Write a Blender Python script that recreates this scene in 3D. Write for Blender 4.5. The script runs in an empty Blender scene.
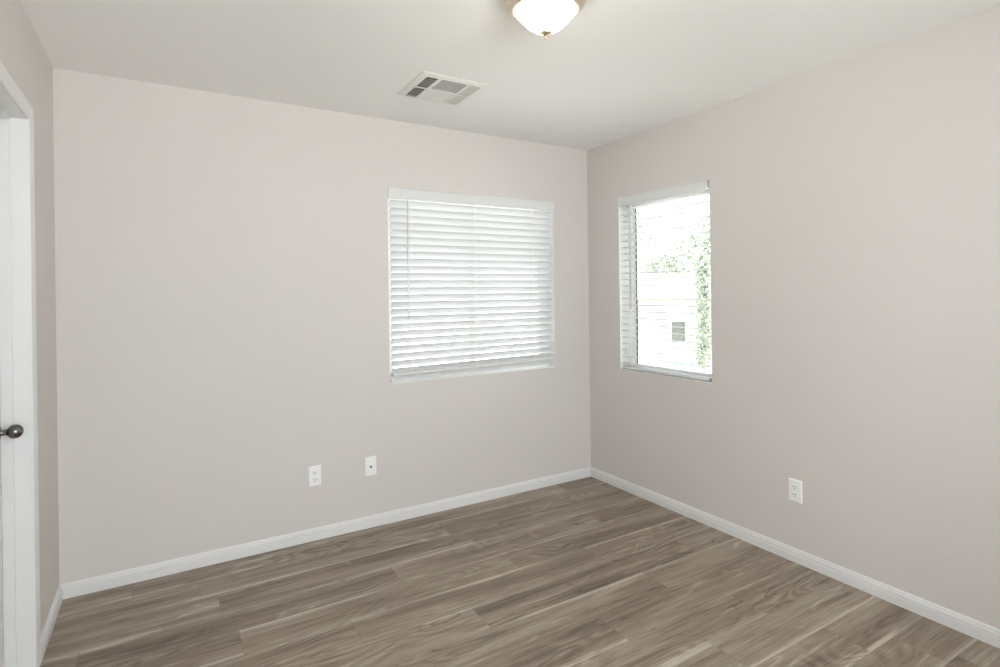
import bpy, math, random
from mathutils import Vector, Matrix, noise

# ---------------------------------------------------------------- camera, world, lights, exposure
S = bpy.context.scene
COL = S.collection
H, Y, X, XL, YF = 2.44, 3.249, 2.728, -0.428, -1.25      # ceiling, back wall, right wall, left wall, wall behind

cam_d = bpy.data.cameras.new('camera')
cam = bpy.data.objects.new('camera', cam_d)
COL.objects.link(cam)
f, yaw, pitch, roll = 558.593, 0.541009, 0.000654, -0.012763
cy_, sy_, cp_, sp_ = math.cos(yaw), math.sin(yaw), math.cos(pitch), math.sin(pitch)
F = Vector((sy_*cp_, cy_*cp_, -sp_)); R = Vector((cy_, -sy_, 0)); U = R.cross(F)
cr, sr = math.cos(roll), math.sin(roll)
R2, U2 = R*cr + U*sr, U*cr - R*sr
m = Matrix((R2, U2, -F)).transposed().to_4x4()
m.translation = (0, 0, 1.38258)
cam.matrix_world = m
cam_d.sensor_width = 36.0
cam_d.lens = 36.0*f/1000.0
cam_d.shift_y = -0.04064
cam_d.clip_start = 0.02
cam_d.clip_end = 300
S.camera = cam

W = bpy.data.worlds.new('overcast_sky'); S.world = W; W.use_nodes = True
bg = W.node_tree.nodes['Background']
bg.inputs[0].default_value = (0.89, 0.945, 1.0, 1)
bg.inputs[1].default_value = 3.6

def area(name, loc, rot, sx, sy, power, col):
    d = bpy.data.lights.new(name, 'AREA'); d.shape = 'RECTANGLE'; d.size = sx; d.size_y = sy
    d.energy = power; d.color = col
    o = bpy.data.objects.new(name, d); o.location = loc; o.rotation_euler = rot; COL.objects.link(o)
    return o
# added fill light, shining in through the made-up window behind the camera
area('rear_fill_light', (0.55, YF-0.45, 1.5), (math.radians(97), 0, math.radians(-8)), 2.4, 1.5, 110, (0.93, 0.965, 1.0))
# hazy sun from behind the building: it lights the ground outside, which throws light up through the slats
sd = bpy.data.lights.new('sun', 'SUN'); sd.energy = 18.0; sd.angle = math.radians(3); sd.color = (1.0, 0.99, 0.975)
so_ = bpy.data.objects.new('sun', sd); COL.objects.link(so_)
so_.rotation_euler = Vector((-0.08, -0.16, 0.98)).to_track_quat('Z', 'Y').to_euler()

S.view_settings.view_transform = 'Standard'
S.view_settings.look = 'None'
S.view_settings.gamma = 1.0
S.view_settings.use_curve_mapping = False
S.view_settings.exposure = 0.35
S.cycles.max_bounces = 14
S.cycles.diffuse_bounces = 8
S.cycles.transparent_max_bounces = 24

# ---------------------------------------------------------------- materials
def srgb(r, g, b):
    def c(v):
        v /= 255.0
        return v/12.92 if v <= 0.04045 else ((v+0.055)/1.055)**2.4
    return (c(r), c(g), c(b), 1)

def mat(name, col, rough=0.5, metal=0.0, bump=None, var=0.0, vscale=3.0, **kw):
    m = bpy.data.materials.new(name); m.use_nodes = True
    nt = m.node_tree; b = nt.nodes['Principled BSDF']
    b.inputs['Base Color'].default_value = col
    b.inputs['Roughness'].default_value = rough
    b.inputs['Metallic'].default_value = metal
    for k, v in kw.items(): b.inputs[k.replace('_', ' ')].default_value = v
    tc = nt.nodes.new('ShaderNodeTexCoord')
    if var:
        n = nt.nodes.new('ShaderNodeTexNoise'); n.inputs['Scale'].default_value = vscale; n.inputs['Detail'].default_value = 4
        nt.links.new(tc.outputs['Object'], n.inputs['Vector'])
        mx = nt.nodes.new('ShaderNodeMix'); mx.data_type = 'RGBA'
        mx.inputs[6].default_value = [c*(1-var) for c in col[:3]]+[1]
        mx.inputs[7].default_value = [min(1, c*(1+var)) for c in col[:3]]+[1]
        nt.links.new(n.outputs['Fac'], mx.inputs[0]); nt.links.new(mx.outputs[2], b.inputs['Base Color'])
    if bump:
        sc, st, dist = bump
        n = nt.nodes.new('ShaderNodeTexNoise'); n.inputs['Scale'].default_value = sc; n.inputs['Detail'].default_value = 3
        nt.links.new(tc.outputs['Object'], n.inputs['Vector'])
        bp = nt.nodes.new('ShaderNodeBump'); bp.inputs['Strength'].default_value = st; bp.inputs['Distance'].default_value = dist
        nt.links.new(n.outputs['Fac'], bp.inputs['Height']); nt.links.new(bp.outputs[0], b.inputs['Normal'])
    return m

M = {}
M['wall'] = mat('greige_wall_paint', srgb(209, 203.4, 200.4), 0.75, bump=(85, 0.35, 0.002), var=0.012, vscale=2.5, Specular_IOR_Level=0.3)
M['ceiling'] = mat('ceiling_paint', srgb(239, 238, 236), 0.85, bump=(70, 0.3, 0.002), var=0.008, Specular_IOR_Level=0.2)
M['trim'] = mat('white_trim_paint', srgb(221, 220, 220), 0.38, var=0.01, vscale=6)
M['vinyl'] = mat('white_window_vinyl', srgb(238, 238, 236), 0.35, var=0.01)
M['plate'] = mat('white_plastic', srgb(238, 238, 238), 0.3, var=0.008, vscale=20)
M['slot'] = mat('dark_slot', srgb(60, 58, 56), 0.6, var=0.05, vscale=20)
M['seal'] = mat('dark_seal', srgb(35, 36, 36), 0.6, var=0.05, vscale=20)
M['register'] = mat('white_register_enamel', srgb(226, 224, 219), 0.4, var=0.01, vscale=12)
M['duct_shade'] = mat('duct_shade_paint', srgb(38, 36, 34), 0.8, var=0.1, vscale=12)  # near-black colour stands in for the shade inside the vent
M['nickel'] = mat('brushed_nickel', srgb(230, 214, 196), 0.36, 1.0, bump=(180, 0.08, 0.001))
M['dark_nickel'] = mat('dark_satin_nickel', srgb(118, 114, 112), 0.26, 1.0, bump=(180, 0.05, 0.001))
M['wand'] = mat('clear_grey_plastic', srgb(196, 197, 198), 0.2, var=0.01)
M['cord'] = mat('white_cord', srgb(240, 240, 238), 0.7, var=0.01)
M['stucco'] = mat('pale_stucco', srgb(160, 157, 148), 0.9, bump=(8, 0.4, 0.02), var=0.05)
M['asphalt'] = mat('pale_asphalt', srgb(190, 189, 187), 0.9, var=0.08, vscale=1.2)
M['lawn'] = mat('gravel_yard', srgb(198, 196, 190), 0.95, var=0.12, vscale=2)
M['roof_tile'] = mat('roof_tile', srgb(150, 138, 128), 0.85, bump=(5, 0.6, 0.05), var=0.1)
M['leaf'] = mat('pale_green_leaves', srgb(128, 138, 120), 0.8, var=0.2, vscale=1.5)
M['bark'] = mat('bark', srgb(150, 138, 124), 0.9, var=0.15)
M['car_paint'] = mat('white_car_paint', srgb(225, 226, 226), 0.25, var=0.005)
M['car_glass'] = mat('teal_car_glass', srgb(80, 112, 114), 0.3, var=0.03)
M['rubber'] = mat('black_rubber', srgb(40, 40, 40), 0.8, var=0.1)
M['house_glass'] = mat('house_window_glass', srgb(80, 80, 74), 0.4, var=0.1)

# slightly translucent blind vanes
m = mat('white_blind_vinyl', srgb(220, 220, 220), 0.4, var=0.006, vscale=5)
nt = m.node_tree; b = nt.nodes['Principled BSDF']
tr = nt.nodes.new('ShaderNodeBsdfTranslucent'); tr.inputs[0].default_value = srgb(240, 238, 232)
mx = nt.nodes.new('ShaderNodeMixShader'); mx.inputs[0].default_value = 0.05
nt.links.new(b.outputs[0], mx.inputs[1]); nt.links.new(tr.outputs[0], mx.inputs[2])
nt.links.new(mx.outputs[0], nt.nodes['Material Output'].inputs[0])
M['slat'] = m

# window glass: mostly clear, a little reflection
m = bpy.data.materials.new('clear_glass'); m.use_nodes = True; nt = m.node_tree; nt.nodes.clear()
o_ = nt.nodes.new('ShaderNodeOutputMaterial'); t_ = nt.nodes.new('ShaderNodeBsdfTransparent')
t_.inputs[0].default_value = (0.97, 0.985, 0.975, 1)
g_ = nt.nodes.new('ShaderNodeBsdfGlossy'); g_.inputs['Roughness'].default_value = 0.02
fr = nt.nodes.new('ShaderNodeFresnel'); fr.inputs[0].default_value = 1.3
x_ = nt.nodes.new('ShaderNodeMixShader')
nt.links.new(fr.outputs[0], x_.inputs[0]); nt.links.new(t_.outputs[0], x_.inputs[1]); nt.links.new(g_.outputs[0], x_.inputs[2])
nt.links.new(x_.outputs[0], o_.inputs[0]); M['glass'] = m

# lit opal glass bowl
m = mat('lit_opal_glass', srgb(250, 244, 232), 0.25)
b = m.node_tree.nodes['Principled BSDF']
nt = m.node_tree
n = nt.nodes.new('ShaderNodeTexNoise'); n.inputs['Scale'].default_value = 7; n.inputs['Detail'].default_value = 2
tc = nt.nodes.new('ShaderNodeTexCoord'); nt.links.new(tc.outputs['Object'], n.inputs['Vector'])
rp = nt.nodes.new('ShaderNodeValToRGB')
rp.color_ramp.elements[0].position = 0.35; rp.color_ramp.elements[0].color = (1.0, 0.86, 0.62, 1)
rp.color_ramp.elements[1].position = 0.65; rp.color_ramp.elements[1].color = (1.0, 0.93, 0.80, 1)
nt.links.new(n.outputs['Fac'], rp.inputs[0]); nt.links.new(rp.outputs[0], b.inputs['Emission Color'])
b.inputs['Emission Strength'].default_value = 14.0
M['bowl'] = m

# vinyl plank floor
def floor_material():
    m = bpy.data.materials.new('grey_oak_planks'); m.use_nodes = True
    nt = m.node_tree; N = nt.nodes; L = nt.links; b = N['Principled BSDF']
    def math_(op, a, b_=None, c=None, clamp=False):
        n = N.new('ShaderNodeMath'); n.operation = op; n.use_clamp = clamp
        for i, v in enumerate((a, b_, c)):
            if v is None: continue
            if isinstance(v, (int, float)): n.inputs[i].default_value = v
            else: L.new(v, n.inputs[i])
        return n.outputs[0]
    def noise_(vec, scale=1.0, detail=4, rough=0.55, dist=0.0):
        n = N.new('ShaderNodeTexNoise'); n.inputs['Scale'].default_value = scale; n.inputs['Detail'].default_value = detail
        n.inputs['Roughness'].default_value = rough; n.inputs['Distortion'].default_value = dist
        L.new(vec, n.inputs['Vector']); return n.outputs['Fac']
    def ramp(v, a, b_, smooth=True):
        n = N.new('ShaderNodeMapRange'); n.interpolation_type = 'SMOOTHSTEP' if smooth else 'LINEAR'
        n.inputs['From Min'].default_value = a; n.inputs['From Max'].default_value = b_
        L.new(v, n.inputs['Value']); return n.outputs[0]
    tc = N.new('ShaderNodeTexCoord')
    at = N.new('ShaderNodeAttribute'); at.attribute_name = 'board'       # random triple per board
    sp = N.new('ShaderNodeSeparateXYZ'); L.new(at.outputs['Vector'], sp.inputs[0])
    r1, r2, r3 = sp.outputs[0], sp.outputs[1], sp.outputs[2]
    so = N.new('ShaderNodeSeparateXYZ'); L.new(tc.outputs['Object'], so.inputs[0])
    uv = N.new('ShaderNodeSeparateXYZ'); L.new(tc.outputs['UV'], uv.inputs[0])
    px = math_('ADD', so.outputs[0], math_('MULTIPLY', r1, 37.0))
    py = math_('ADD', so.outputs[1], math_('MULTIPLY', r2, 23.0))
    def vec(kx, ky):
        c = N.new('ShaderNodeCombineXYZ'); L.new(math_('MULTIPLY', px, kx), c.inputs[0]); L.new(math_('MULTIPLY', py, ky), c.inputs[1])
        return c.outputs[0]
    broad = noise_(vec(0.9, 9.0), 1, 3, 0.5, 0.6)              # wide streaks
    fine = noise_(vec(3.0, 70.0), 1, 4, 0.6, 0.3)             # grain lines
    pore = noise_(vec(14.0, 260.0), 1, 3, 0.6)
    field = noise_(vec(1.5, 5.2), 1, 2, 0.45, 0.4)            # cathedral / knot contours
    ring = math_('SINE', math_('MULTIPLY', field, 95.0))
    ring = math_('MULTIPLY', math_('ADD', ring, 1.0), 0.5)
    gate = ramp(noise_(vec(0.8, 3.0), 1, 2, 0.5), 0.46, 0.64)
    blot = ramp(noise_(vec(2.2, 16.0), 1, 4, 0.6, 1.0), 0.58, 0.78)  # dark mineral streaks
    v = math_('MULTIPLY', math_('SUBTRACT', broad, 0.5), 1.05)
    def line(n, w): return ramp(math_('ABSOLUTE', math_('SUBTRACT', n, 0.5)), w, 0.0)
    vein = math_('MULTIPLY', line(noise_(vec(1.1, 11.0), 1, 3, 0.55, 0.8), 0.016), ramp(noise_(vec(1.3, 7.0), 1, 2), 0.5, 0.62))
    pale = math_('MULTIPLY', line(noise_(vec(0.8, 7.0), 1.3, 2, 0.5, 0.5), 0.022), ramp(noise_(vec(1.0, 5.0), 1.2, 2), 0.47, 0.6))
    v = math_('SUBTRACT', v, math_('MULTIPLY', vein, 0.32))
    v = math_('ADD', v, math_('MULTIPLY', pale, 0.20))
    v = math_('ADD', v, math_('MULTIPLY', math_('SUBTRACT', fine, 0.5), 0.9))
    v = math_('ADD', v, math_('MULTIPLY', math_('SUBTRACT', pore, 0.5), 0.30))
    v = math_('ADD', v, math_('MULTIPLY', math_('MULTIPLY', math_('SUBTRACT', ring, 0.5), gate), 0.24))
    v = math_('SUBTRACT', v, math_('MULTIPLY', blot, 0.30))
    v = math_('ADD', v, math_('MULTIPLY', math_('SUBTRACT', r3, 0.5), 0.20))
    v = math_('ADD', v, 0.56)
    # pale streak hugging one long edge of a board
    ev = uv.outputs[1]
    side = math_('GREATER_THAN', r1, 0.45)
    e = math_('ADD', math_('MULTIPLY', ev, side), math_('MULTIPLY', math_('SUBTRACT', 1.0, ev), math_('SUBTRACT', 1.0, side)))
    wob = noise_(vec(1.6, 2.0), 1, 2)
    st = ramp(math_('ADD', e, math_('MULTIPLY', math_('SUBTRACT', wob, 0.5), 0.16)), 0.15, 0.02)
    st = math_('MULTIPLY', st, ramp(noise_(vec(0.7, 1.0), 1, 2), 0.36, 0.52))
    v = math_('ADD', v, math_('MULTIPLY', st, 0.38))
    cr_ = N.new('ShaderNodeValToRGB'); cr_.color_ramp.elements.remove(cr_.color_ramp.elements[1])
    stops = [(0.0, (72, 60, 50)), (0.3, (107, 93, 80)), (0.55, (137, 122, 107)), (0.8, (161, 148, 133)), (1.0, (190, 178, 165))]
    cr_.color_ramp.elements[0].position = 0; cr_.color_ramp.elements[0].color = srgb(*stops[0][1])
    for p, c in stops[1:]:
        el = cr_.color_ramp.elements.new(p); el.color = srgb(*c)
    L.new(v, cr_.inputs[0])
    # seams
    seam_v = math_('MINIMUM', ev, math_('SUBTRACT', 1.0, ev))
    seam = ramp(math_('MULTIPLY', seam_v, 0.18), 0.0012, 0.0004)
    ul = uv.outputs[0]
    seam_u = math_('MINIMUM', ul, math_('SUBTRACT', 1.0, ul))
    seam2 = ramp(math_('MULTIPLY', seam_u, 1.265), 0.0012, 0.0004)
    seam = math_('MAXIMUM', seam, seam2)
    mx = N.new('ShaderNodeMix'); mx.data_type = 'RGBA'
    L.new(math_('MULTIPLY', seam, 0.45), mx.inputs[0]); L.new(cr_.outputs[0], mx.inputs[6]); mx.inputs[7].default_value = srgb(70, 60, 50)
    L.new(mx.outputs[2], b.inputs['Base Color'])
    L.new(math_('ADD', math_('MULTIPLY', fine, 0.14), 0.30), b.inputs['Roughness'])
    b.inputs['Specular IOR Level'].default_value = 0.5
    bp = N.new('ShaderNodeBump'); bp.inputs['Strength'].default_value = 0.25; bp.inputs['Distance'].default_value = 0.001
    L.new(math_('SUBTRACT', math_('ADD', fine, math_('MULTIPLY', pore, 0.5)), math_('MULTIPLY', seam, 1.5)), bp.inputs['Height'])
    L.new(bp.outputs[0], b.inputs['Normal'])
    return m
M['floor'] = floor_material()

# ---------------------------------------------------------------- mesh helpers
class MB:
    def __init__(s): s.v = []; s.f = []; s.sm = []
    def add(s, vs, fs, smooth=False):
        k = len(s.v); s.v += [tuple(p) for p in vs]
        s.f += [tuple(i+k for i in q) for q in fs]; s.sm += [smooth]*len(fs); return s
    def box(s, x0, x1, y0, y1, z0, z1):
        vs = [(x, y, z) for z in (z0, z1) for y in (y0, y1) for x in (x0, x1)]
        return s.add(vs, [(0, 2, 3, 1), (4, 5, 7, 6), (0, 1, 5, 4), (2, 6, 7, 3), (0, 4, 6, 2), (1, 3, 7, 5)])
    def prism(s, prof, p0, p1, ax, up=(0, 0, 1), smooth=False, m0=0.0, m1=0.0):
        """extrude profile [(out, up)] from p0 to p1; ax = 'out' direction; m0/m1 mitre per unit of 'out' at each end"""
        p0, p1, ax, up = Vector(p0), Vector(p1), Vector(ax), Vector(up)
        d = (p1-p0).normalized(); n = len(prof)
        vs = [p0 + ax*a + up*b + d*(a*m0) for a, b in prof] + [p1 + ax*a + up*b - d*(a*m1) for a, b in prof]
        fs = [(i, (i+1) % n, n+(i+1) % n, n+i) for i in range(n)] + [tuple(range(n))[::-1], tuple(range(n, 2*n))]
        return s.add(vs, fs, smooth)
    def lathe(s, prof, c=(0, 0, 0), axis=(0, 0, 1), n=40, smooth=True):
        """profile [(radius, height along axis)]"""
        a = Vector(axis).normalized(); c = Vector(c)
        e1 = a.orthogonal().normalized(); e2 = a.cross(e1)
        vs, fs = [], []
        for r, h in prof:
            for i in range(n):
                t = 2*math.pi*i/n
                vs.append(c + a*h + (e1*math.cos(t)+e2*math.sin(t))*max(r, 1e-5))
        for j in range(len(prof)-1):
            for i in range(n):
                k = (i+1) % n
                fs.append((j*n+i, j*n+k, (j+1)*n+k, (j+1)*n+i))
        fs.append(tuple(range(n))[::-1]); fs.append(tuple(range((len(prof)-1)*n, len(prof)*n)))
        return s.add(vs, fs, smooth)
    def tube(s, p0, p1, r, n=8):
        p0, p1 = Vector(p0), Vector(p1)
        return s.lathe([(r, 0), (r, (p1-p0).length)], p0, p1-p0, n)
    def build(s, name, mt, parent=None, bevel=0, seg=2):
        me = bpy.data.meshes.new(name); me.from_pydata(s.v, [], s.f); me.materials.append(mt)
        me.polygons.foreach_set('use_smooth', s.sm)
        import bmesh
        bm = bmesh.new(); bm.from_mesh(me); bmesh.ops.recalc_face_normals(bm, faces=bm.faces); bm.to_mesh(me); bm.free()
        o = bpy.data.objects.new(name, me); COL.objects.link(o)
        if parent: o.parent = parent
        if bevel:
            b = o.modifiers.new('bevel', 'BEVEL'); b.width = bevel; b.segments = seg; b.limit_method = 'ANGLE'
        if any(s.sm):
            try: me.set_sharp_from_angle(angle=math.radians(40))
            except Exception: pass
        return o

def tag(o, label, cat, group=None):
    o['label'] = label; o['category'] = cat
    if group: o['group'] = group
    return o
def thing(name, label, cat, loc, rz=0, group=None):
    o = bpy.data.objects.new(name, None); o.empty_display_size = 0.05; COL.objects.link(o)
    o.location = loc; o.rotation_euler = (0, 0, rz)
    return tag(o, label, cat, group)
def struct(o): o['kind'] = 'structure'; return o
def struct_empty(name, loc, rz=0):
    o = bpy.data.objects.new(name, None); COL.objects.link(o); o.location = loc; o.rotation_euler = (0, 0, rz); return struct(o)

# ---------------------------------------------------------------- room shell
T = 0.14
def wall_with_holes(axis, p0, p1, a0, a1, holes):
    """slab between p0 and p1 along its normal; spans a0..a1 lengthwise; holes [(a, a, z, z)]"""
    mb = MB()
    As = sorted({a0, a1, *[h[0] for h in holes], *[h[1] for h in holes]})
    Zs = sorted({0.0, H, *[h[2] for h in holes], *[h[3] for h in holes]})
    na, nz = len(As), len(Zs)
    def P(p, i, j): return (As[i], p, Zs[j]) if axis == 'y' else (p, As[i], Zs[j])
    vs = [P(p, i, j) for p in (p0, p1) for j in range(nz) for i in range(na)]
    idx = lambda k, i, j: k*na*nz + j*na + i
    solid = lambda i, j: 0 <= i < na-1 and 0 <= j < nz-1 and not any(h[0] <= As[i] < h[1] and h[2] <= Zs[j] < h[3] for h in holes)
    fs = []
    for i in range(na-1):
        for j in range(nz-1):
            if not solid(i, j): continue
            for k in (0, 1): fs.append((idx(k, i, j), idx(k, i+1, j), idx(k, i+1, j+1), idx(k, i, j+1)))
            for (di, dj, a, b) in ((-1, 0, (i, j), (i, j+1)), (1, 0, (i+1, j), (i+1, j+1)), (0, -1, (i, j), (i+1, j)), (0, 1, (i, j+1), (i+1, j+1))):
                if not solid(i+di, j+dj): fs.append((idx(0, *a), idx(0, *b), idx(1, *b), idx(1, *a)))
    return mb.add(vs, fs)

WL = (1.165, 2.405, 0.838, 2.030)       # window in the back wall
WR = (2.155, 2.918, 0.836, 2.030)       # window in the right wall
WF = (-0.30, 1.70, 0.85, 2.12)           # unseen window added behind the camera to admit the fill light
DY0, DY1, DZ = 1.895, 2.660, 2.043      # clear door opening in the left wall
struct(wall_with_holes('y', Y, Y+T, XL-T, X+T, [WL]).build('wall_back', M['wall']))
struct(wall_with_holes('x', X, X+T, YF, Y, [WR]).build('wall_right', M['wall']))
struct(wall_with_holes('x', XL-T, XL, YF, Y, [(DY0-0.02, DY1+0.02, 0.0, DZ+0.02)]).build('wall_left', M['wall']))
struct(wall_with_holes('y', YF-T, YF, XL-T, X+T, [WF]).build('wall_front', M['wall']))
struct(MB().box(XL-T, X+T, YF-T, Y+T, H, H+0.12).build('ceiling', M['ceiling']))

# floor: one mesh, one face per board (0.18 m x 1.265 m), joints where the photo shows them
random.seed(11)
PW, PLEN, YTOP = 0.18, 1.265, 3.26
offs = {0: -0.143, 1: 0.127, 2: 0.197, 3: -0.30, 4: 0.248, 5: 0.66, 6: 1.14, 7: 0.727, 8: 0.295, 9: 0.92, 10: 0.55, 11: 1.02, 12: 1.19}
fx0, fx1, fy0 = XL-T, X+T, YF-T
verts, faces, uvs, rnd = [], [], [], []
row = 0; yt = YTOP
while yt > fy0:
    yb = max(yt-PW, fy0)
    o0 = offs.get(row, random.uniform(0, PLEN))
    k0 = math.floor((fx0-o0)/PLEN)
    xa = o0 + k0*PLEN
    while xa < fx1:
        xb = xa + PLEN
        c0, c1 = max(xa, fx0), min(xb, fx1)
        if c1 > c0:
            k = len(verts)
            verts += [(c0, yb, 0), (c1, yb, 0), (c1, yt, 0), (c0, yt, 0)]
            faces.append((k, k+1, k+2, k+3))
            u0, u1 = (c0-xa)/PLEN, (c1-xa)/PLEN
            vb = 1-(yt-yb)/PW
            uvs += [(u0, vb), (u1, vb), (u1, 1), (u0, 1)]
            rnd.append((random.random(), random.random(), random.random()))
        xa = xb
    row += 1; yt -= PW
me = bpy.data.meshes.new('floor'); me.from_pydata(verts, [], faces)
ul = me.uv_layers.new(name='UVMap')
for i, c in enumerate(uvs): ul.data[i].uv = c
ab = me.attributes.new('board', 'FLOAT_VECTOR', 'FACE')
for i, c in enumerate(rnd): ab.data[i].vector = c
me.materials.append(M['floor'])
fl = bpy.data.objects.new('floor', me); COL.objects.link(fl); struct(fl)
sol = fl.modifiers.new('thickness', 'SOLIDIFY'); sol.thickness = 0.1; sol.offset = -1

# baseboards: flat field, quirk line, ogee cap
BB = [(0, 0), (0.013, 0), (0.013, 0.036), (0.0095, 0.0372), (0.0095, 0.0402), (0.012, 0.042), (0.0112, 0.052), (0.0068, 0.0562),
      (0.0075, 0.0595), (0.0055, 0.063), (0.003, 0.0665), (0, 0.068)]
struct(MB().prism(BB, (XL, Y, 0), (X, Y, 0), (0, -1, 0), m0=1, m1=1).build('baseboard_back', M['trim']))
struct(MB().prism(BB, (X, Y, 0), (X, YF, 0), (-1, 0, 0), m0=1, m1=1).build('baseboard_right', M['trim']))
bl = MB().prism(BB, (XL, DY1+0.0575, 0), (XL, Y, 0), (1, 0, 0), m0=0, m1=1)
bl.prism(BB, (XL, YF, 0), (XL, DY0-0.0575, 0), (1, 0, 0), m0=1, m1=0)
struct(bl.build('baseboard_left', M['trim']))
struct(MB().prism(BB, (XL, YF, 0), (X, YF, 0), (0, 1, 0), m0=1, m1=1).build('baseboard_front', M['trim']))

# ---------------------------------------------------------------- door and its trim (left wall)
tr = struct_empty('trim_1', (XL, (DY0+DY1)/2, 0))
def rel(mb, o=(XL, (DY0+DY1)/2, 0)):
    mb.v = [(a-o[0], b-o[1], c-o[2]) for a, b, c in mb.v]; return mb
# jamb boards
rel(MB().box(XL-T, XL, DY1, DY1+0.02, 0, DZ+0.02).box(XL-T, XL, DY0-0.02, DY0, 0, DZ+0.02).box(XL-T, XL, DY0, DY1, DZ, DZ+0.02)).build('door_jamb', M['trim'], tr)
# stops, 9 mm proud of the jamb; the door closes against their far side
SX0, SX1 = XL-0.082, XL-0.048
rel(MB().box(SX0, SX1, DY1-0.010, DY1, 0, DZ-0.010).box(SX0, SX1, DY0, DY0+0.010, 0, DZ-0.010).box(SX0, SX1, DY0, DY1, DZ-0.010, DZ)).build('door_stop', M['trim'], tr, bevel=0.0015)
# casing, 57 mm wide, moulded, mitred at the head; profile: (distance from opening edge, thickness)
CP = [(0.003, 0), (0.003, 0.006), (0.006, 0.008), (0.012, 0.0085), (0.018, 0.0072), (0.034, 0.0100), (0.040, 0.0100), (0.043, 0.0115), (0.054, 0.0120), (0.0575, 0.0105), (0.0575, 0)]
def casing(mb):
    rings = []
    for (base_y, base_z, oy, oz) in ((DY1, 0, 1, 0), (DY1, DZ, 1, 1), (DY0, DZ, -1, 1), (DY0, 0, -1, 0)):
        rings.append([(XL+t, base_y+oy*w, base_z+oz*w) for w, t in CP])
    n = len(CP); vs = [p for r in rings for p in r]; fs = []
    for k in range(3):
        for i in range(n):
            j = (i+1) % n
            fs.append((k*n+i, k*n+j, (k+1)*n+j, (k+1)*n+i))
    fs += [tuple(range(n)), tuple(range(3*n, 4*n))]
    return mb.add(vs, fs)
rel(casing(MB())).build('door_casing', M['trim'], tr)

# door_1: painted two-panel door closed behind the stops
dr = struct_empty('door_1', (SX0-0.0175, DY1, 0.0))
def door_mesh():
    mb = MB(); x1, x0 = SX0-0.0005, SX0-0.0355
    y0, y1, z0, z1 = DY0+0.003, DY1-0.003, 0.008, DZ-0.003
    st = 0.115
    P = [(y0+st, y1-st, 0.24, 0.90), (y0+st, y1-st, 1.03, z1-0.12)]
    mb.box(x0, x1, y0, y0+st, z0, z1).box(x0, x1, y1-st, y1, z0, z1)
    for a, b in ((z0, 0.24), (0.90, 1.03), (z1-0.12, z1)): mb.box(x0, x1, y0+st, y1-st, a, b)
    for (a, b, c, d) in P:
        g = 0.03
        for xs, s in ((x1, -1), (x0, 1)):
            A = [(xs, a, c), (xs, b, c), (xs, b, d), (xs, a, d)]
            B = [(xs+s*0.009, a+g*.5, c+g*.5), (xs+s*0.009, b-g*.5, c+g*.5), (xs+s*0.009, b-g*.5, d-g*.5), (xs+s*0.009, a+g*.5, d-g*.5)]
            C = [(xs+s*0.003, a+g*1.6, c+g*1.6), (xs+s*0.003, b-g*1.6, c+g*1.6), (xs+s*0.003, b-g*1.6, d-g*1.6), (xs+s*0.003, a+g*1.6, d-g*1.6)]
            fs = [(i, (i+1) % 4, 4+(i+1) % 4, 4+i) for i in range(4)] + [(4+i, 4+(i+1) % 4, 8+(i+1) % 4, 8+i) for i in range(4)] + [(8, 9, 10, 11)]
            mb.add(A+B+C, fs)
    return mb
dl = door_mesh(); rel(dl, dr.location); dl.build('door_leaf', M['trim'], dr)
KY, KZ = 2.596, 0.910
kx = SX0-0.0005
kb = MB().lathe([(0.0325, 0), (0.0325, 0.003), (0.030, 0.0065), (0.022, 0.009), (0.0125, 0.0105), (0.0110, 0.014), (0.0108, 0.022), (0.0115, 0.0275),
                 (0.0135, 0.0305), (0.0180, 0.0335), (0.0222, 0.0385), (0.0245, 0.0450), (0.0248, 0.0520), (0.0232, 0.0590), (0.0195, 0.0650), (0.0140, 0.0695), (0.0075, 0.0720), (0.0, 0.0728)],
                (kx, KY, KZ), (1, 0, 0), 48)
rel(kb, dr.location); k_ = kb.build('door_knob', M['dark_nickel'], dr); k_['label'] = 'dark satin nickel knob'

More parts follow.
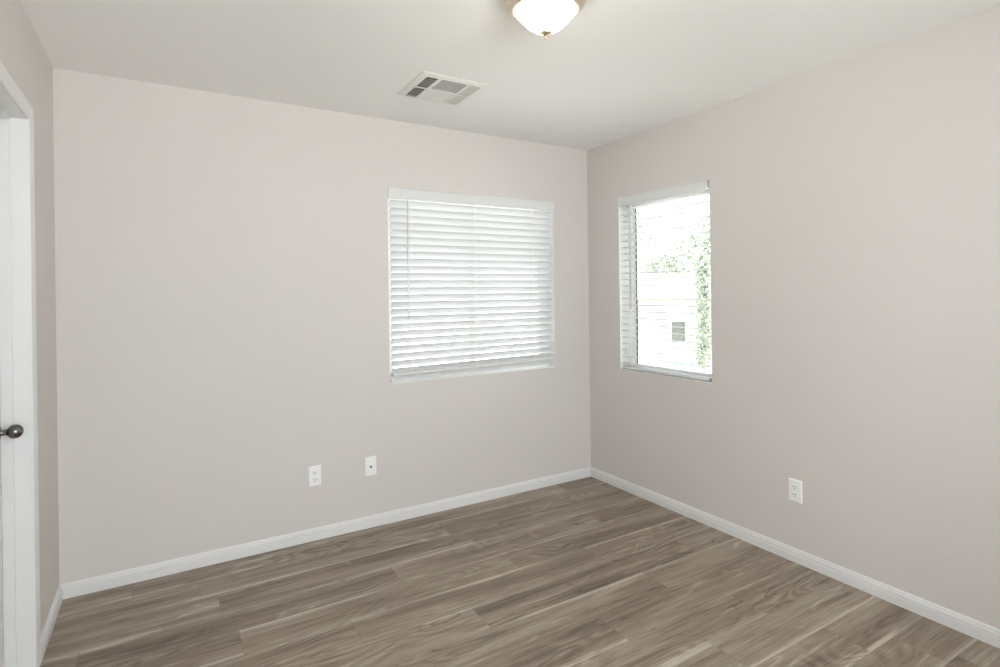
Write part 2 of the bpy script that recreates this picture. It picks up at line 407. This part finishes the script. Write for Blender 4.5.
# ---------------------------------------------------------------- windows
def make_window(name, loc, rz, w, h, wall_t, seal=False):
    """local: x along the opening, y outwards, z up; origin at the opening's lower left corner on the room face"""
    o = struct_empty(name, loc, rz)
    y0, y1 = 0.085, wall_t-0.005
    fr = MB(); fw = 0.040; fb = 0.020
    fr.box(0, fw, y0, y1, 0, h).box(w-fw, w, y0, y1, 0, h).box(fw, w-fw, y0, y1, 0, fb).box(fw, w-fw, y0, y1, h-fw, h)
    fr.build('window_frame', M['vinyl'], o, bevel=0.002)
    s = MB(); a, b_ = y0+0.012, y0+0.036; sw = 0.020
    mid = w/2
    lights = ((fw, mid+0.012, 0), (mid-0.012, w-fw, 0.010)) if not seal else ((fw, w-fw, 0),)
    for (u0, u1, q) in lights:
        A, B = a+q, b_+q-0.008
        s.box(u0, u0+sw, A, B, fb, h-fw).box(u1-sw, u1, A, B, fb, h-fw).box(u0+sw, u1-sw, A, B, fb, fb+sw).box(u0+sw, u1-sw, A, B, h-fw-sw, h-fw)
    s.build('window_sash', M['vinyl'], o, bevel=0.0015)
    gm = MB()
    if seal: gm.box(fw+sw, w-fw-sw, a+0.007, a+0.011, fb+sw, h-fw-sw)
    else: gm.box(fw+sw, mid-0.012, a+0.006, a+0.010, fb+sw, h-fw-sw).box(mid+0.012, w-fw-sw, a+0.016, a+0.020, fb+sw, h-fw-sw)
    gm.build('window_glass', M['glass'], o)
    MB().box(0, w, 0.0, y0, 0, 0.005).build('window_sill', M['vinyl'], o, bevel=0.001)
    MB().box(0, 0.002, 0.0, y0, 0.005, h).box(w-0.002, w, 0.0, y0, 0.005, h).box(0.002, w-0.002, 0.0, y0, h-0.0015, h).build('window_return', M['vinyl'], o)
    if seal:
        MB().box(fw+sw-0.001, fw+sw+0.012, a+0.001, a+0.006, fb+sw, h-fw-sw).build('window_seal', M['seal'], o)
    return o
make_window('window_1', (WL[0], Y, WL[2]), 0, WL[1]-WL[0], WL[3]-WL[2], T)
make_window('window_2', (X, WR[1], WR[2]), -math.pi/2, WR[1]-WR[0], WR[3]-WR[2], T, seal=True)
make_window('added_rear_window', (WF[1], YF, WF[2]), math.pi, WF[1]-WF[0], WF[3]-WF[2], T)  # added out of view, so the rear fill light can enter

# ---------------------------------------------------------------- blinds
def slat(mb, x0, x1, yc, z0, z1, ang, w=0.050, th=0.0028, crown=0.0035):
    """one curved vane; ang>0 lifts the room-side edge; z0/z1 = centre height at each end"""
    n = 6; prof = []
    for i in range(n+1):
        t = -0.5+i/n
        prof.append((t*w, crown*(1-4*t*t)+th/2))
    for i in range(n, -1, -1):
        t = -0.5+i/n
        prof.append((t*w, crown*(1-4*t*t)-th/2))
    ca, sa = math.cos(ang), math.sin(ang)
    P = [(a*ca + b*sa, -a*sa + b*ca) for a, b in prof]
    vs = [(x0, yc+a, z0+b) for a, b in P] + [(x1, yc+a, z1+b) for a, b in P]
    k = len(P)
    mb.add(vs, [(i, (i+1) % k, k+(i+1) % k, k+i) for i in range(k)] + [tuple(range(k))[::-1], tuple(range(k, 2*k))])

def make_blind(loc, rz, label, W_, Hh, ang, x0, x1, sl0, sl1, val_y, val_z, rail_l, rail_r, ladders, wand, cords, n, ztop, pitch, ring):
    b = thing('window_blind', label, 'blind', loc, rz, 'white slatted blinds in the two windows')
    zt = Hh
    # headrail with the valance board in front of it
    MB().box(x0+0.008, x1-0.008, 0.010, 0.058, zt-0.045, zt-0.002).build('headrail', M['vinyl'], b, bevel=0.001)
    v = MB().prism([(0, 0), (0.010, 0.0), (0.0125, 0.004), (0.0125, val_z-0.010), (0.010, val_z-0.004), (0.006, val_z), (0, val_z)],
                   (x0, val_y+0.0125, zt-val_z+0.001), (x1, val_y+0.0125, zt-val_z+0.001), (0, -1, 0))
    # returns at both ends
    v.box(x0+0.003, x0+0.007, val_y+0.0125, 0.012+max(0, val_y), zt-val_z+0.006, zt-0.003)
    v.box(x1-0.009, x1-0.005, val_y+0.0125, 0.012+max(0, val_y), zt-val_z+0.006, zt-0.003)
    v.build('valance', M['slat'], b, bevel=0.0008)
    if ring:
        bk = MB().box(x1+0.002, x1+0.026, 0.004, 0.050, zt-0.004, zt-0.001).box(x1+0.002, x1+0.005, 0.004, 0.050, zt-0.050, zt-0.004)
        bk.build('bracket', M['plate'], b)
    mb = MB(); yc = 0.030
    for i in range(n):
        z = ztop - i*pitch
        s = max(0.0, (i-(n-7))/6.0)
        a, c = z + s*(rail_l-min(rail_l, rail_r))*0.0, z
        zl = z; zr = z
        if rail_l != rail_r:
            zl = z - s*0.010; zr = z + s*0.010
        aa = ang
        slat(mb, sl0, sl1, yc, zl, zr, aa + math.radians(random.uniform(-0.8, 0.8)))
    mb.build('slats', M['slat'], b)
    # bottom rail
    br = MB()
    pr = [(-0.025, 0), (0.025, 0), (0.026, 0.004), (0.025, 0.013), (0.020, 0.017), (-0.020, 0.017), (-0.025, 0.013), (-0.026, 0.004)]
    vs = [(sl0, yc+a, rail_l+z) for a, z in pr] + [(sl1, yc+a, rail_r+z) for a, z in pr]; k = len(pr)
    br.add(vs, [(i, (i+1) % k, k+(i+1) % k, k+i) for i in range(k)] + [tuple(range(k))[::-1], tuple(range(k, 2*k))])
    rail = br.build('bottom_rail', M['slat'], b, bevel=0.001)
    for lx in ladders:
        t = (lx-sl0)/(sl1-sl0); zb = rail_l*(1-t)+rail_r*t
        l = MB(); off = 0.027*math.cos(ang)+0.001
        for yy in (yc-off, yc+off):
            for dx in (-0.007, 0.007): l.tube((lx+dx, yy, zb+0.010), (lx+dx, yy, zt-0.046), 0.0007, 5)
        l.tube((lx, yc-off-0.001, zb+0.010), (lx, yc-off-0.001, zt-0.046), 0.0009, 5)
        l.build('ladder_cord', M['cord'], b)
        MB().lathe([(0.0, 0), (0.0055, 0.0005), (0.0055, 0.003), (0.0, 0.004)], (lx, yc-0.0262, zb+0.008), (0, -1, 0), 14).build('cord_button', M['plate'], b)
    wx, wz = wand
    wm = MB().lathe([(0.0042, 0), (0.0046, 0.03), (0.0034, 0.05), (0.0034, wz-0.03), (0.002, wz-0.005), (0.0015, wz)], (wx, -0.002, zt-val_z-wz+0.012), (0, 0, 1), 6, smooth=False)
    wm.build('tilt_wand', M['wand'], b)
    for cx, cl in cords:
        cm = MB().tube((cx, -0.001, zt-val_z-cl+0.03), (cx, -0.001, zt-val_z+0.008), 0.0008, 5)
        cm.lathe([(0.001, 0.034), (0.004, 0.026), (0.0055, 0.010), (0.0055, 0.002), (0.003, 0)], (cx, -0.001, zt-val_z-cl), (0, 0, 1), 10)
        cm.build('lift_cord', M['cord'], b)
    return b

WLw, WLh = WL[1]-WL[0], WL[3]-WL[2]
make_blind((WL[0], Y, WL[2]), 0, 'wide white slatted blind on the back wall, slats tilted nearly shut', WLw, WLh,
           math.radians(54), 0.001, WLw+0.003, 0.026, WLw-0.004, -0.013, 0.068, 0.042, 0.058, (0.154, 0.61, 1.072), (0.127, 0.745), (),
           25, WLh-0.092, 0.0445, False)
WRw, WRh = WR[1]-WR[0], WR[3]-WR[2]
make_blind((X, WR[1], WR[2]), -math.pi/2, 'narrow white slatted blind on the right wall, slats open onto the street', WRw, WRh,
           math.radians(4), 0.004, WRw-0.037, 0.010, WRw-0.030, 0.002, 0.063, 0.010, 0.010, (0.11, WRw-0.14), (0.113, 0.72), ((0.085, 1.02),),
           25, WRh-0.080, 0.0445, True)

# ---------------------------------------------------------------- wall plates (local: x along the wall, y out of the wall into the room is -y)
def plate_mesh(w=0.0695, h=0.1135, d=0.006):
    mb = MB(); i = 0.004
    ring = [(0, 0, 0), (0.0, -0.003, 0), (i, -d, i)]
    vs = []
    for ins, yy in ((0, 0), (0, -0.0025), (0.0015, -0.0045), (0.005, -d)):
        vs += [(-w/2+ins, yy, -h/2+ins), (w/2-ins, yy, -h/2+ins), (w/2-ins, yy, h/2-ins), (-w/2+ins, yy, h/2-ins)]
    fs = [(3, 2, 1, 0)]
    for k in range(3): fs += [(4*k+i_, 4*k+(i_+1) % 4, 4*k+4+(i_+1) % 4, 4*k+4+i_) for i_ in range(4)]
    fs.append((12, 13, 14, 15))
    return mb.add(vs, fs)
def make_outlet(loc, rz, label):
    o = thing('power_outlet', label, 'power outlet', loc, rz, 'duplex power outlets')
    plate_mesh().build('cover_plate', M['plate'], o)
    for zc in (0.0195, -0.0195):
        r = MB(); n = 28; pts = []
        for i in range(n):
            t = 2*math.pi*i/n
            pts.append((0.0172*math.cos(t), max(-0.0135, min(0.0135, 0.0172*math.sin(t)))))
        vs = [(x, -0.0055, zc+z) for x, z in pts] + [(x, -0.0078, zc+z) for x, z in pts] + [(x*0.95, -0.0084, zc+z*0.95) for x, z in pts]
        fs = [(i, (i+1) % n, n+(i+1) % n, n+i) for i in range(n)] + [(n+i, n+(i+1) % n, 2*n+(i+1) % n, 2*n+i) for i in range(n)] + [tuple(range(2*n, 3*n))]
        r.add(vs, fs); rc = r.build('receptacle', M['plate'], o)
        s = MB().box(-0.0080, -0.0052, -0.0087, -0.0080, zc-0.0015, zc+0.0075).box(0.0052, 0.0080, -0.0087, -0.0080, zc-0.0005, zc+0.0065)
        s.lathe([(0.0028, 0), (0.0028, 0.0007)], (0, -0.0080, zc-0.0075), (0, -1, 0), 14, smooth=False)
        s.build('slots', M['slot'], rc)
    MB().lathe([(0.0032, 0), (0.0032, 0.0008), (0.002, 0.0014)], (0, -0.0058, 0), (0, -1, 0), 14).build('screw', M['plate'], o)
    return o
make_outlet((0.716, Y, 0.360), 0, 'white duplex power outlet low on the back wall, left of the cable jack plate')
make_outlet((X, 1.660, 0.360), -math.pi/2, 'white duplex power outlet low on the right wall')
cj = thing('cable_jack', 'white wall plate with one dark round cable socket, low on the back wall', 'wall plate', (1.039, Y, 0.361))
plate_mesh().build('cover_plate', M['plate'], cj)
MB().lathe([(0.0072, 0), (0.0072, 0.003), (0.0048, 0.003), (0.0048, 0.008), (0.0040, 0.0085)], (0, -0.0058, -0.003), (0, -1, 0), 6, smooth=False).build('socket', M['slot'], cj)
MB().box(-0.016, 0.016, -0.0072, -0.0055, -0.031, 0.031).build('insert', M['plate'], cj, bevel=0.001)
for zz in (0.042, -0.042):
    MB().lathe([(0.0032, 0), (0.0032, 0.0008), (0.002, 0.0014)], (0, -0.0058, zz), (0, -1, 0), 14).build('screw', M['plate'], cj)

# ---------------------------------------------------------------- ceiling register
vt = thing('air_vent', 'white multi-way air vent set in the ceiling', 'vent', (1.252, 2.628, H))
def vrel(mb): mb.v = [(a-1.252, b-2.628, c) for a, b, c in mb.v]; return mb
vx0, vx1, vy0, vy1 = 1.064, 1.425, 2.452, 2.800
cols = [(1.102, 1.162), (1.181, 1.323), (1.342, 1.400)]
rows_ = [(2.493, 2.631), (2.652, 2.790)]
fm = MB()
# sloped outer flange
def ringf(mb, a, b):
    (x0, x1, y0, y1, z), (X0, X1, Y0, Y1, Z) = a, b
    vs = [(x0, y0, z), (x1, y0, z), (x1, y1, z), (x0, y1, z), (X0, Y0, Z), (X1, Y0, Z), (X1, Y1, Z), (X0, Y1, Z)]
    mb.add(vs, [(i, (i+1) % 4, 4+(i+1) % 4, 4+i) for i in range(4)])
ringf(fm, (vx0, vx1, vy0, vy1, -0.0003), (vx0+0.004, vx1-0.004, vy0+0.004, vy1-0.004, -0.0055))
ringf(fm, (vx0+0.004, vx1-0.004, vy0+0.004, vy1-0.004, -0.0055), (1.090, 1.408, 2.480, 2.794, -0.0088))
zA, zB = -0.0092, -0.0080
xs = [1.090] + [v for c in cols for v in c] + [1.408]; ys = [2.480] + [v for r in rows_ for v in r] + [2.794]
for i in range(0, 7, 2): fm.box(xs[i], xs[i+1], ys[0], ys[5], zA, zB)
for j in range(0, 6, 2):
    for i in range(1, 7, 2): fm.box(xs[i], xs[i+1], ys[j], ys[j+1], zA, zB)
vrel(fm).build('frame', M['register'], vt)
vrel(MB().box(1.095, 1.407, 2.486, 2.792, -0.0012, -0.0004)).build('duct_shade_plate', M['duct_shade'], vt)  # flat plate on the ceiling, painted dark as the shade behind the blades
def blade(mb, p0, p1, d, w=0.011):
    """thin inclined blade from p0 to p1; d = horizontal lean direction"""
    p0, p1, d = Vector(p0), Vector(p1), Vector(d)
    up = Vector((0, 0, w*0.72)); t = Vector((0, 0, 0.0006))
    lean = d*(w*0.75)
    mid = lean*0.35+up*0.55
    for A, B in ((Vector((0, 0, 0)), mid), (mid, lean+up)):
        vs = [p0+A, p1+A, p1+B, p0+B]; vs2 = [v+t for v in vs]
        mb.add(vs+vs2, [(0, 1, 2, 3), (7, 6, 5, 4), (0, 4, 5, 1), (1, 5, 6, 2), (2, 6, 7, 3), (3, 7, 4, 0)])
for ci, (a, b_) in enumerate(cols):
    for ri, (c, d_) in enumerate(rows_):
        lv = MB(); z = -0.0090
        if ci == 1:
            n = 13; sgn = 1 if ri == 0 else -1
            for k in range(n):
                yy = c + (k+0.5)*(d_-c)/n
                blade(lv, (a, yy, z), (b_, yy, z), (0, sgn, 0), 0.0095)
        else:
            n = 5; sgn = 1 if ci == 0 else -1
            for k in range(n):
                xx = a + (k+0.5)*(b_-a)/n
                blade(lv, (xx, c, z), (xx, d_, z), (sgn, 0, 0), 0.0085)
                if ci == 2: lv.box(xx-0.0010, xx+0.0010, c, d_, z-0.0004, z+0.0004)
            for k in range(1, 5):
                yy = c + k*(d_-c)/5
                lv.box(a, b_, yy-0.0012, yy+0.0012, z+0.0000, z+0.0012)
        vrel(lv).build('louvre_panel', M['register'], vt)

# ---------------------------------------------------------------- ceiling lamp
LX, LY = 1.172, 1.612
lp = thing('ceiling_lamp', 'lit flush ceiling lamp with opal glass bowl, brass-toned rim and finial', 'lamp', (LX, LY, H))
MB().lathe([(0.138, -0.0005), (0.149, -0.002), (0.153, -0.010), (0.151, -0.018), (0.148, -0.020), (0.148, -0.028), (0.145, -0.031), (0.142, -0.034),
            (0.141, -0.040), (0.137, -0.044), (0.132, -0.048), (0.129, -0.053), (0.124, -0.058), (0.119, -0.061), (0.115, -0.061), (0.112, -0.058), (0.108, -0.052), (0.0, -0.050)],
           (0, 0, 0), (0, 0, 1), 72).build('rim', M['nickel'], lp)
prof = [(0.1100, -0.052), (0.1125, -0.058)]
for i in range(0, 19):
    h = 1-i/18
    prof.append((0.1130*min(1, h**0.50) if i < 18 else 0.0, -0.060-0.077*(1-h)))
MB().lathe(prof, (0, 0, 0), (0, 0, 1), 72).build('glass_bowl', M['bowl'], lp)
MB().lathe([(0.004, -0.130), (0.022, -0.1355), (0.0240, -0.1385), (0.022, -0.142), (0.014, -0.1445), (0.0075, -0.147), (0.0050, -0.149), (0.0062, -0.152), (0.0064, -0.155), (0.0050, -0.159), (0.0, -0.161)],
           (0, 0, 0), (0, 0, 1), 32).build('finial', M['nickel'], lp)

for c_ in lp.children: c_.scale = (0.97, 0.97, 1.0)

# ---------------------------------------------------------------- outside, seen through the open slats
GZ = -3.35
g = MB().box(-40, 90, -60, 90, GZ-0.2, GZ).build('ground', M['lawn']); struct(g)
# street running across the view
st = MB(); c = Vector((17.5, 15.5, GZ)); dd = Vector((0.785, 0.62, 0)).normalized(); tt = Vector((-dd.y, dd.x, 0))
P = [c-dd*5-tt*60, c+dd*5-tt*60, c+dd*5+tt*60, c-dd*5+tt*60]
st.add([(p.x, p.y, GZ+0.004) for p in P]+[(p.x, p.y, GZ+0.03) for p in P], [(0, 1, 2, 3), (7, 6, 5, 4), (0, 4, 5, 1), (1, 5, 6, 2), (2, 6, 7, 3), (3, 7, 4, 0)])
struct(st.build('street', M['asphalt']))

def house(loc, rz):
    h = thing('house', 'pale stucco house across the street, seen through the open slats', 'house', loc, rz)
    wm = MB().box(-6, 6, 0, 9, 0, 4.2)
    wm.build('wall', M['stucco'], h)
    r = MB(); e = 0.5
    vs = [(-6-e, -e, 4.2), (6+e, -e, 4.2), (6+e, 9+e, 4.2), (-6-e, 9+e, 4.2), (-2.5, 4.5, 5.9), (2.5, 4.5, 5.9)]
    r.add(vs, [(0, 1, 5, 4), (1, 2, 5), (2, 3, 4, 5), (3, 0, 4), (3, 2, 1, 0)]).build('roof', M['roof_tile'], h)
    for (x, w, z0, z1) in ((1.15, 0.8, 1.55, 2.85), (-3.6, 1.4, 1.2, 2.6), (4.6, 1.0, 1.4, 2.7)):
        f_ = MB(); t = 0.08
        f_.box(x-w/2-t, x+w/2+t, -0.05, 0.02, z0-t, z0).box(x-w/2-t, x+w/2+t, -0.05, 0.02, z1, z1+t).box(x-w/2-t, x-w/2, -0.05, 0.02, z0, z1).box(x+w/2, x+w/2+t, -0.05, 0.02, z0, z1)
        fo = f_.build('window', M['vinyl'], h)
        MB().box(x-w/2, x+w/2, -0.02, 0.03, z0, z1).build('pane', M['house_glass'], fo)
    g_ = MB().box(-2.6, -0.1, -0.03, 0.05, 0, 2.2)
    for k in range(1, 4): g_.box(-2.6, -0.1, -0.045, -0.03, k*0.55-0.015, k*0.55+0.015)
    g_.build('garage_door', M['vinyl'], h)
    return h
ang = math.atan2(-26.7, 23.6)  # facing the room
fd = Vector((26.2, 24.2, 0)).normalized()
rz_h = math.atan2(fd.y, fd.x) - math.pi/2
house((26.0, 24.4, GZ), rz_h)

def leaf_cloud(mb, blobs, n, seed, size):
    rg = random.Random(seed)
    for (c, rad) in blobs:
        for _ in range(n):
            d = Vector((rg.gauss(0, 1), rg.gauss(0, 1), rg.gauss(0, 1))).normalized()
            p = Vector(c) + Vector((d.x*rad[0], d.y*rad[1], d.z*rad[2]))*(rg.random()**0.35)
            q = Vector((rg.gauss(0, 1), rg.gauss(0, 1), rg.gauss(0, 1))).normalized(); e = q.orthogonal().normalized(); g2 = q.cross(e)
            s = size*rg.uniform(0.6, 1.3)
            mb.add([p-e*s, p+g2*s*0.5, p+e*s, p-g2*s*0.5], [(0, 1, 2, 3)])
t1 = thing('cypress_tree', 'narrow pale green tree across the street, at the right side of the open blind', 'tree', (24.9, 20.2, GZ))
MB().lathe([(0.10, 0), (0.08, 1.5), (0.04, 5.5)], (0, 0, 0), (0, 0, 1), 10).build('trunk', M['bark'], t1)
mb = MB(); leaf_cloud(mb, [((0, 0, z), (0.48-0.02*z, 0.48-0.02*z, 0.8)) for z in (1.2, 2.2, 3.2, 4.2, 5.2, 6.0)] + [((0, 0, 5.9), (0.6, 0.6, 0.9))], 260, 5, 0.11)
mb.build('foliage', M['leaf'], t1)
t2 = thing('shade_tree', 'loose leafy tree rising behind the pale house', 'tree', (39.0, 32.6, GZ))
MB().lathe([(0.22, 0), (0.17, 3), (0.08, 6)], (0, 0, 0), (0, 0, 1), 10).build('trunk', M['bark'], t2)
mb = MB(); leaf_cloud(mb, [((0, 0, 7.6), (2.6, 2.6, 1.8)), ((1.2, -1.3, 9.6), (2.0, 2.0, 1.6)), ((-1.6, 1.9, 6.6), (2.0, 2.0, 1.2)), ((1.9, -2.1, 7.4), (1.6, 1.6, 1.6))], 520, 8, 0.22)
mb.build('foliage', M['leaf'], t2)

# parked car, front towards the room
cr_o = thing('car', 'white parked car with teal windscreen in the street outside', 'car', (21.0, 18.3, GZ+0.03), rz_h+math.radians(8))
body = MB(); hw = 0.88
secs = [(-2.15, 0.30, 0.62, 0.70), (-2.05, 0.22, 0.74, 0.82), (-1.2, 0.20, 0.90, 0.87), (-0.75, 0.20, 0.96, 0.88), (0.9, 0.20, 0.98, 0.88), (1.7, 0.22, 0.98, 0.86), (2.15, 0.30, 0.90, 0.78)]
vs = []
for (yy, zb, zt_, w_) in secs:
    vs += [(-w_+0.04, yy, zb), (w_-0.04, yy, zb), (w_, yy, (zb+zt_)/2), (w_-0.08, yy, zt_), (-w_+0.08, yy, zt_), (-w_, yy, (zb+zt_)/2)]
fs = []
for k in range(len(secs)-1):
    fs += [(k*6+i, k*6+(i+1) % 6, (k+1)*6+(i+1) % 6, (k+1)*6+i) for i in range(6)]
fs += [tuple(range(6))[::-1], tuple(range(6*len(secs)-6, 6*len(secs)))]
body.add(vs, fs)
body.box(-0.60, 0.60, -0.05, 1.05, 1.40, 1.45)
body.build('body', M['car_paint'], cr_o, bevel=0.03)
gl = MB()
vs = [(-0.78, -0.85, 0.96), (0.78, -0.85, 0.96), (0.78, 1.6, 0.97), (-0.78, 1.6, 0.97), (-0.60, -0.05, 1.41), (0.60, -0.05, 1.41), (0.60, 1.05, 1.41), (-0.60, 1.05, 1.41)]
gl.add(vs, [(0, 1, 5, 4), (1, 2, 6, 5), (2, 3, 7, 6), (3, 0, 4, 7), (4, 5, 6, 7), (3, 2, 1, 0)]).build('windows', M['car_glass'], cr_o)
for sx in (-0.80, 0.80):
    for yy in (-1.35, 1.35):
        MB().lathe([(0.30, -0.09), (0.32, -0.07), (0.32, 0.07), (0.30, 0.09)], (sx, yy, 0.32), (1, 0, 0), 24).build('wheel', M['rubber'], cr_o)
